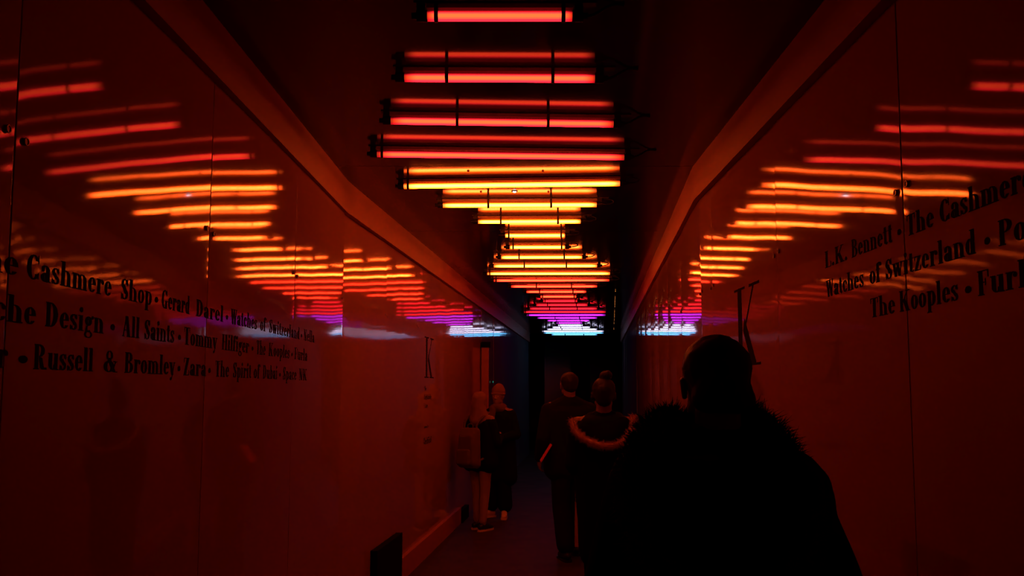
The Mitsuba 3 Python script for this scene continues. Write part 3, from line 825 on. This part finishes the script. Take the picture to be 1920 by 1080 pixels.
# 4: hooded woman by the left wall, turned to the right, backpack on her back
f = Figure('woman by the left wall with a beige hood, short dark coat and pale jeans', -0.365, 9.95, -38, 1.53)
el, wr = {-1: (-0.26, 0.04, 1.12), 1: (0.25, 0.04, 1.12)}, {-1: (-0.13, 0.25, 1.16), 1: (0.13, 0.25, 1.18)}
g = head_groups() + TORSO + [arm(s, el[s], wr[s]) for s in (-1, 1)] + [leg(-1, (-0.08, 0.03, 0.49), (-0.075, 0.03, 0.085)), leg(1, (0.085, 0.0, 0.49), (0.095, -0.05, 0.085))]
for s in (-1, 1):
    g += hand(wr[s], unit([-s * 0.5, 1, 0.3]), unit([0, -0.3, 1]), unit([-s, -0.5, 0]), 0.9)
f.add('body', hulls(g, 0.016, 8), 'skin')
eyes(f)
f.add('headscarf', folds(hulls([[(0, -0.035, 1.68, 0.098), (0, 0.0, 1.70, 0.09), (0, -0.055, 1.58, 0.09)], [(0, -0.05, 1.60, 0.085), (0.09, -0.02, 1.42, 0.07), (-0.09, -0.02, 1.42, 0.07), (0, -0.08, 1.40, 0.08), (0, 0.05, 1.44, 0.065)]], 0.018, 8), 0.006, 12), 'beige_cloth', label='beige hood draped over head and shoulders')
c = [[(0.125, 0, 1.33, 0.11), (-0.125, 0, 1.33, 0.11), (0.12, 0, 1.02, 0.125), (-0.12, 0, 1.02, 0.125)], [(0.12, 0, 1.02, 0.125), (-0.12, 0, 1.02, 0.125), (0.15, 0, 0.86, 0.13), (-0.15, 0, 0.86, 0.13)], [(0.16, 0, 1.38, 0.07), (-0.16, 0, 1.38, 0.07), (0, -0.01, 1.45, 0.07)]]
c += [((s * 0.185, 0, 1.375, 0.075), (*el[s], 0.066), (*wr[s], 0.05)) for s in (-1, 1)]
f.add('coat', folds(hulls(c, 0.025, 8), 0.007, 8), 'black_wool')
f.add('jeans', folds(hulls([leg(-1, (-0.08, 0.03, 0.49), (-0.075, 0.03, 0.13), (0.092, 0.064, 0.047)), leg(1, (0.085, 0.0, 0.49), (0.095, -0.05, 0.13), (0.092, 0.064, 0.047)), [(0.08, 0, 0.90, 0.095), (-0.08, 0, 0.90, 0.095)]], 0.02, 6), 0.004, 20), 'pale_denim')
for s, x, y in ((-1, -0.075, 0.03), (1, 0.095, -0.05)):
    up, so = shoe(s, x, y)
    sh = f.add('shoe', up, 'black_plastic')
    scene[sh + '__sole'] = mikit.ply(so, 'pale_leather', to_world=f.M)
    tag(sh + '__sole', 'pale rubber sole')
# the backpack hangs from her shoulders: a thing of its own
bp = thing('backpack', 'dull brown backpack on the back of the hooded woman by the left wall', 'backpack')
bag = folds(hulls([[(0.10, -0.20, 1.27, 0.05), (-0.10, -0.20, 1.27, 0.05), (0.12, -0.22, 0.86, 0.06), (-0.12, -0.22, 0.86, 0.06), (0.08, -0.26, 1.20, 0.05), (-0.08, -0.26, 1.20, 0.05), (0.10, -0.28, 0.88, 0.05), (-0.10, -0.28, 0.88, 0.05)]], 0.02, 6), 0.007, 10)
scene[bp + '__body'] = mikit.ply(bag, 'olive_canvas', smooth=True, to_world=f.M)
scene[bp + '__pocket'] = mikit.ply(folds(hulls([[(0.08, -0.33, 1.02, 0.03), (-0.08, -0.33, 1.02, 0.03), (0.08, -0.335, 0.88, 0.035), (-0.08, -0.335, 0.88, 0.035)]], 0.02, 4), 0.003, 14), 'olive_canvas', smooth=True, to_world=f.M)
for k, s in enumerate((-1, 1)):
    st = tube(smooth_curve([(s * 0.10, -0.20, 1.28), (s * 0.12, -0.10, 1.45), (s * 0.13, 0.03, 1.46), (s * 0.14, 0.125, 1.33), (s * 0.16, 0.11, 1.12), (s * 0.17, -0.02, 0.98), (s * 0.13, -0.17, 0.90)], 24), 0.016, 8)
    scene[bp + '__strap' + ('_001' if k else '')] = mikit.ply(st, 'olive_canvas', smooth=True, to_world=f.M)
scene[bp + '__handle'] = mikit.ply(tube(smooth_curve([(-0.04, -0.2, 1.31), (-0.03, -0.2, 1.36), (0.03, -0.2, 1.36), (0.04, -0.2, 1.31)], 14), 0.009, 7), 'olive_canvas', smooth=True, to_world=f.M)

# 5: the person beside her, facing the camera
f = Figure('person facing the camera in knit hat, long black clothes and pale shoes', -0.175, 10.9, 158, 1.60)
el, wr = {-1: (-0.27, 0.0, 1.12), 1: (0.26, 0.05, 1.12)}, {-1: (-0.16, 0.20, 1.08), 1: (0.10, 0.24, 1.30)}
g = head_groups() + TORSO + [arm(s, el[s], wr[s]) for s in (-1, 1)] + [leg(-1), leg(1)]
g += hand(wr[-1], unit([0.6, 0.8, -0.2]), unit([0, 0.2, 1]), unit([0.8, -0.5, 0]), 0.92) + hand(wr[1], unit([-0.3, 0.3, 1]), unit([-1, 0, 0]), unit([0, -1, 0.2]), 0.92)
f.add('body', hulls(g, 0.016, 8), 'skin')
eyes(f)
f.add('knit_hat', folds(hulls([[(0, -0.02, 1.705, 0.094), (0, 0.012, 1.708, 0.088), (0, -0.03, 1.755, 0.066)]], 0.014, 5, cut=1.668), 0.004, 30), 'beige_cloth', label='beige knit hat')
brim = trimesh.creation.torus(0.090, 0.013, 36, 10)
brim.apply_scale([0.98, 1.06, 1.2])
brim.apply_translation([0, -0.004, 1.672])
scene[f.key + '__knit_hat__brim'] = mikit.ply(brim, 'beige_cloth', smooth=True, to_world=f.M)
f.add('scarf', folds(hulls([[(0.06, 0.03, 1.47, 0.06), (-0.06, 0.03, 1.47, 0.06), (0, 0.07, 1.50, 0.05)], [(0.05, -0.05, 1.48, 0.06), (-0.05, -0.05, 1.48, 0.06)], [(0.06, 0.03, 1.47, 0.06), (0.05, -0.05, 1.48, 0.06)], [(-0.06, 0.03, 1.47, 0.06), (-0.05, -0.05, 1.48, 0.06)], ((0.04, 0.10, 1.46, 0.045), (0.05, 0.15, 1.22, 0.045))], 0.02, 6), 0.006, 14), 'olive_canvas')
c = [[(0.135, 0, 1.34, 0.115), (-0.135, 0, 1.34, 0.115), (0.12, 0, 1.02, 0.13), (-0.12, 0, 1.02, 0.13)], [(0.12, 0, 1.02, 0.13), (-0.12, 0, 1.02, 0.13), (0.15, 0, 0.55, 0.13), (-0.15, 0, 0.55, 0.13)], [(0.17, 0, 1.39, 0.07), (-0.17, 0, 1.39, 0.07), (0, -0.01, 1.46, 0.07)]]
c += [((s * 0.19, 0, 1.385, 0.078), (*el[s], 0.07), (*wr[s], 0.052)) for s in (-1, 1)]
f.add('coat', folds(hulls(c, 0.025, 8), 0.008, 7), 'black_wool')
f.add('trousers', folds(hulls([leg(-1, None, (-0.105, 0.0, 0.17), (0.10, 0.095, 0.105)), leg(1, None, (0.105, 0.0, 0.17), (0.10, 0.095, 0.105))], 0.03, 5), 0.006, 10), 'black_wool', label='wide black trousers')
for s, yw in ((-1, 0.3), (1, -0.5)):
    up, so = shoe(s, s * 0.105, 0.03, yw)
    sh = f.add('shoe', up, 'pale_leather')
    scene[sh + '__sole'] = mikit.ply(so, 'pale_leather', to_world=f.M)
tag(f.key + '__shoe', 'pale shoe')
tag(f.key + '__shoe_001', 'pale shoe')

# ---------------------------------------------------------------- what they carry
def carrier(name, label, x, y, z, w, d, h, yaw, mat, handle):
    t = thing(name, label, 'bag')
    M = T().translate([x, y, z]).rotate([0, 0, 1], yaw)
    a, b = w / 2, d / 2
    v = [(-a, -b, 0), (a, -b, 0), (a, b, 0), (-a, b, 0), (-a * 0.94, -b * 0.75, h), (a * 0.94, -b * 0.75, h), (a * 0.94, b * 0.75, h), (-a * 0.94, b * 0.75, h), (-a * 0.8, 0, h * 0.5), (a * 0.8, 0, h * 0.5)]
    q = [(0, 1, 5), (0, 5, 4), (3, 7, 6), (3, 6, 2), (0, 8, 3), (0, 4, 8), (4, 7, 8), (7, 3, 8), (1, 2, 9), (2, 6, 9), (6, 5, 9), (5, 1, 9), (0, 3, 2), (0, 2, 1), (4, 5, 6), (4, 6, 7)]
    m = trimesh.Trimesh(v, q, process=False)
    m.fix_normals()
    m = m.subdivide().subdivide().subdivide()
    scene[t + '__body'] = mikit.ply(folds(m, 0.006, 9), mat, smooth=30, to_world=M)
    for k, s in enumerate((-1, 1)):
        hd = tube(smooth_curve([(-a * 0.45, s * b * 0.7, h - 0.03), (-a * 0.3, s * b * 0.4, h + handle * 0.8), (0, 0.006 * s, h + handle), (a * 0.3, s * b * 0.4, h + handle * 0.8), (a * 0.45, s * b * 0.7, h - 0.03)], 18), 0.0045, 6)
        scene[t + '__handle' + ('_001' if k else '')] = mikit.ply(hd, 'black_plastic', smooth=True, to_world=M)
    return t


carrier('paper_bag', 'flat pale paper bag seen edge-on beside the leg of the walking man', 0.62, 8.12, 0.16, 0.05, 0.28, 0.43, -10, 'kraft_paper', 0.16)
pm = box([-0.002, -0.10, -0.105], [0.002, 0.10, 0.105])
put('red_folder', pm, 'red_card', 'thin bright red folder seen edge-on at the walking man\'s left side', 'folder', to_world=T().translate([0.318, 8.13, 0.995]).rotate([0, 1, 0], 32).scale([3.5, 0.8, 0.88]))

# small lamps: amber strand along the ceiling, green indicator lamps on the dark far part of the left wall
st = thing('string_light', 'strand of tiny amber lights running along the ceiling right of the tubes', 'string light')
ys = np.linspace(11.9, 20.2, 40)
xs = 0.285 + 0.0981 * ys + (ys - 11.9) * 0.0175
scene[st + '__wire'] = mikit.ply(tube(np.stack([xs, ys, CEIL_Z - 0.008 + 0.003 * np.sin(ys * 9)], 1), 0.0012, 6), 'black_board', smooth=True)
for k, y in enumerate((11.95, 12.9, 13.35, 13.75, 14.2, 15.1, 15.7, 16.2, 17.0, 17.9, 19.6)):
    b = trimesh.creation.icosphere(1, 0.0065)
    b.apply_translation([0.285 + 0.0981 * y + (y - 11.9) * 0.0175, y, CEIL_Z - 0.012])
    scene[st + '__bulb' + (f'_{k:03d}' if k else '')] = mikit.ply(b, 'sleeve', smooth=True, emitter={'type': 'area', 'radiance': rgb(0.8, 0.24, 0.06)})
for n_, (y, dz, e) in enumerate(((13.75, 0.118, (0.0, 0.20, 0.13)), (13.05, 0.098, (0.02, 0.07, 0.05)))):
    P = board_at('left', y)
    t = thing('indicator_lamp', ('brighter', 'dimmer')[n_] + ' of two small green lamps on the dark far stretch of the left wall', 'lamp')
    m = trimesh.creation.cylinder(0.026, 0.02, sections=20)
    l = trimesh.creation.icosphere(2, 0.019)
    l.apply_scale([1, 1, 0.6])
    for part, mm, off in (('bezel', m, 0.010), ('lens', l, 0.019)):
        mm.apply_transform(trimesh.geometry.align_vectors([0, 0, 1], [P.n[0], P.n[1], 0]))
        mm.apply_translation(on_wall('left', np.array([y]), np.array([EYE + dz]), off)[0])
    scene[t + '__bezel'] = mikit.ply(m, 'black_plastic', smooth=30)
    scene[t + '__lens'] = mikit.ply(l, 'sleeve', smooth=True, emitter={'type': 'area', 'radiance': rgb(*e)})

# the one small white lamp set among the yellow tubes
t = thing('pin_lamp', 'tiny white pin lamp on the ceiling between the two nearest yellow tubes', 'lamp')
ring_ = trimesh.creation.annulus(0.014, 0.022, 0.004, sections=28)
ring_.apply_translation([0.018, 5.88, CEIL_Z - 0.002])
scene[t + '__bezel'] = mikit.ply(ring_, 'black_plastic', smooth=30)
dome = trimesh.creation.icosphere(2, 0.0125)
dome.apply_scale([1, 1, 0.55])
dome.apply_translation([0.018, 5.88, CEIL_Z - 0.005])
scene[t + '__lens'] = mikit.ply(dome, 'sleeve', smooth=True, emitter={'type': 'area', 'radiance': rgb(9.0, 8.5, 9.5)})
